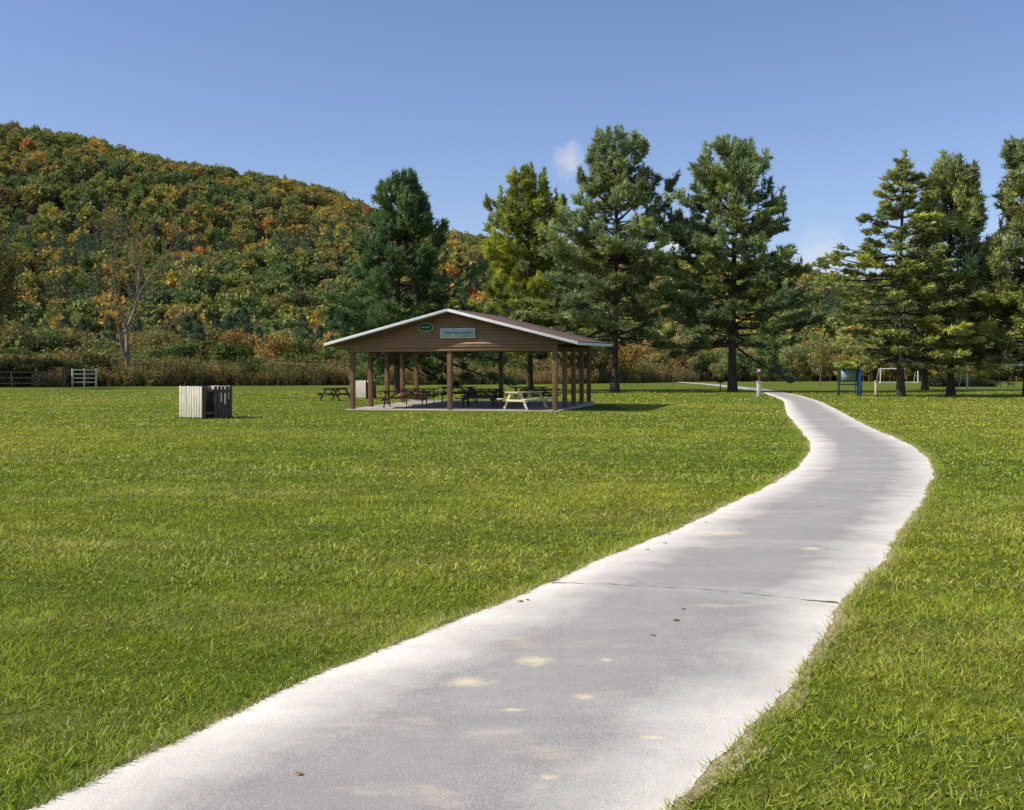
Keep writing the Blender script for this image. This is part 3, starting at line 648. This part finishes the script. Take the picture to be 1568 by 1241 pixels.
# ------------------------------------------------------------------ slatted bins
def slat_bin(name,loc,rot,w=1.25,d=1.1,h=1.12):
    e=empty(name,loc,(0,0,rot)); B=Boxes(); 
    for sy in (-1,1):
        n=int(w/0.15)
        for k in range(n): B.add((-w/2+ (k+0.5)*w/n,sy*d/2,h/2+0.03),(w/n-0.028,0.022,h-0.02-0.03*rng.random()))
    B.build('slats',weathered,e,0.003)
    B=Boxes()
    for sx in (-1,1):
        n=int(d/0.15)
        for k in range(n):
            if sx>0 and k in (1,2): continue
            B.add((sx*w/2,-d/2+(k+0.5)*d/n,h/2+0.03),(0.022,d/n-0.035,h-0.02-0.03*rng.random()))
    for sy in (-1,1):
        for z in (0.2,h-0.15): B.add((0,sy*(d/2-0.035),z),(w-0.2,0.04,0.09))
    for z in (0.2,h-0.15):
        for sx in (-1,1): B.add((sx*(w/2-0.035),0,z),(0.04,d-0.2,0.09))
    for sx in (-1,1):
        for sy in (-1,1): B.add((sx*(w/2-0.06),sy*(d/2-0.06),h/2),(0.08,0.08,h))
    B.build('side_slats',shade_wood,e,0.003)
    T=Tubes()
    for cx in (-0.28,0.28):
        T.add([[cx,0,0.02],[cx,0,0.9],[cx,0,0.98],[cx,0,1.02],[cx,0,1.04]],[0.27,0.3,0.31,0.27,0.02],20)
    T.build('bins',black_plastic,e)
    return e
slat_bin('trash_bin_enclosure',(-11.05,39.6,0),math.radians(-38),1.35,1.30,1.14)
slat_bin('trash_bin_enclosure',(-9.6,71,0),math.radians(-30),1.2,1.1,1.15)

# ------------------------------------------------------------------ small park furniture
def rail_fence(name,a,b,nposts,h=1.1,rails=3,mat=white_paint,pw=0.12):
    e=empty(name,a); d=Vector(b)-Vector(a); B=Boxes()
    for k in range(nposts):
        p=d*(k/(nposts-1)); B.add((p.x,p.y,h/2),(pw,pw,h))
    for r_ in range(rails):
        z=h*(0.25+0.68*r_/(max(1,rails-1))); B.bar((0,-0.08,z),(d.x,d.y-0.08,z),0.04,0.13)
    B.build('rails',mat,e,0.005); return e
rail_fence('wooden_gate',(-53.5,133.5,0),(-50.8,134,0),3,2.2,4,weathered,0.18)
fence_wood=simple('old_fence_wood',(0.12,0.10,0.08),(0.22,0.19,0.15),5)
rail_fence('rail_fence',(-70,118,0),(-54,132.5,0),8,1.9,3,fence_wood,0.1)

k=empty('information_kiosk',(23.6,77,0),(0,0,math.radians(-6)))
B=Boxes()
for sx in (-1,1): B.add((sx*0.66,0,1.1),(0.12,0.12,2.2))
B.add((0,0,0.85),(1.2,0.07,0.1)); B.build('posts',green_paint,k,0.006)
Boxes().add((0,-0.02,1.5),(1.16,0.06,0.95)).build('board',green_paint,k,0.006)
Boxes().add((0,-0.065,1.5),(1.0,0.02,0.78)).build('map_panel',panel_mat,k,0.0)
B=Boxes()
for s in (-1,1): B.bar((-0.85,s*0.22,2.20),(0.85,s*0.22,2.20),0.5,0.05)
B.build('roof',green_paint,k,0.006)
k=empty('park_sign_post',(25.4,80,0))
B=Boxes(); B.add((0,0,1.2),(0.18,0.14,2.4)); B.add((-0.35,0,1.3),(0.08,0.06,2.2)); B.add((-0.17,-0.08,2.1),(0.6,0.03,0.4)); B.build('post',blue_paint,k,0.008)
k=empty('path_marker_post',(17.0,75.5,0))
Boxes().add((0,0,0.5),(0.26,0.26,1.0)).add((0,0,1.04),(0.34,0.34,0.07)).build('pedestal',weathered,k,0.012)
Boxes().add((0.0,0,1.35),(0.10,0.10,0.6)).add((0,-0.02,1.78),(0.32,0.22,0.34)).build('box',post_wood,k,0.012)
Boxes().add((0,-0.14,1.78),(0.22,0.02,0.22)).build('plate',metal,k,0.0)
k=empty('bollard',(26.9,81,0)); Boxes().add((0,0,0.5),(0.22,0.18,1.0)).add((0,0,1.03),(0.27,0.23,0.06)).build('post',pale_wood,k,0.01)
k=empty('grill_stand',(18.6,98,0)); Boxes().add((0,0,0.4),(0.08,0.08,0.8)).add((0,0,0.92),(0.5,0.4,0.24)).add((0,0,1.06),(0.56,0.46,0.03)).build('grill',black_plastic,k,0.008)
def goal(loc,rot,w=7.3,h=2.44):
    e=empty('soccer_goal',loc,(0,0,rot)); T=Tubes(); q=0.08
    T.add([[0,0,0],[0,0,h]],[q,q],10);T.add([[w,0,0],[w,0,h]],[q,q],10);T.add([[-q,0,h],[w+q,0,h]],[q,q],10)
    for xx in (0,w):
        T.add([[xx,0,h],[xx,0.9,h]],[0.035]*2,8);T.add([[xx,0.9,h],[xx,2.1,0.04]],[0.035]*2,8);T.add([[xx,0,0.04],[xx,2.1,0.04]],[0.035]*2,8)
    T.add([[0,2.1,0.04],[w,2.1,0.04]],[0.035]*2,8); T.build('frame',white_paint,e); return e
goal((44.4,107,0),0.0); goal((63.8,190,0),0.0,6.5)
picnic_table('picnic_table',(50.5,128,0),0.1,dark_table,Lt=2.2)
picnic_table('picnic_table',(56.5,126,0),0.1,dark_table,Lt=2.2)

# ------------------------------------------------------------------ light, sky, camera
el=math.radians(43); hd=unit(np.array([-1,-0.20])); sd=Vector((hd[0]*math.cos(el),hd[1]*math.cos(el),math.sin(el)))
sun=bpy.data.lights.new('sun','SUN'); sun.energy=5.0; sun.angle=math.radians(0.5); sun.color=(1.0,0.96,0.87)
so=bpy.data.objects.new('sun',sun); link(so); so.rotation_euler=sd.to_track_quat('Z','Y').to_euler(); so.location=(-40,-10,60)
W=bpy.data.worlds.new('World'); S.world=W; W.use_nodes=True; nt=W.node_tree; bg=nt.nodes['Background']
sky=N(nt,'ShaderNodeTexSky',sky_type='NISHITA'); sky.sun_disc=False; sky.sun_elevation=el; sky.sun_rotation=math.atan2(hd[0],hd[1])%(2*math.pi)
sky.air_density=1.0; sky.dust_density=0.5; sky.ozone_density=2.0; sky.altitude=300
tc=N(nt,'ShaderNodeTexCoord'); c=mixc(nt,1.0,sky.outputs[0],(1.36,1.34,1.56),'MULTIPLY')
nn=noise(nt,45,tc.outputs['Generated'],6,0.65)
for (dx,dz,rw,op) in ((89,327,0.013,0.6),(246,205,0.018,0.75),(478,180,0.022,0.45),(205,188,0.012,0.4)):
    v=Vector((dx,1680,dz)).normalized()
    d=N(nt,'ShaderNodeVectorMath',operation='DISTANCE'); nt.links.new(tc.outputs['Generated'],d.inputs[0]); d.inputs[1].default_value=v
    q=math_(nt,'ADD',d.outputs['Value'],math_(nt,'MULTIPLY',math_(nt,'SUBTRACT',nn,0.5),rw*2.6))
    c=mixc(nt,mrange(nt,q,rw*0.1,rw*1.3,op,0),c,(9.0,9.0,9.1))
nt.links.new(c,bg.inputs[0]); bg.inputs[1].default_value=0.092
cam=bpy.data.cameras.new('camera'); cam.lens=36*1680/1568; cam.sensor_width=36; cam.shift_y=-48/1568; cam.clip_end=8000; cam.clip_start=0.1
co=bpy.data.objects.new('camera',cam); link(co); co.location=(0,0,1.6); co.rotation_euler=(math.radians(90),0,0); S.camera=co
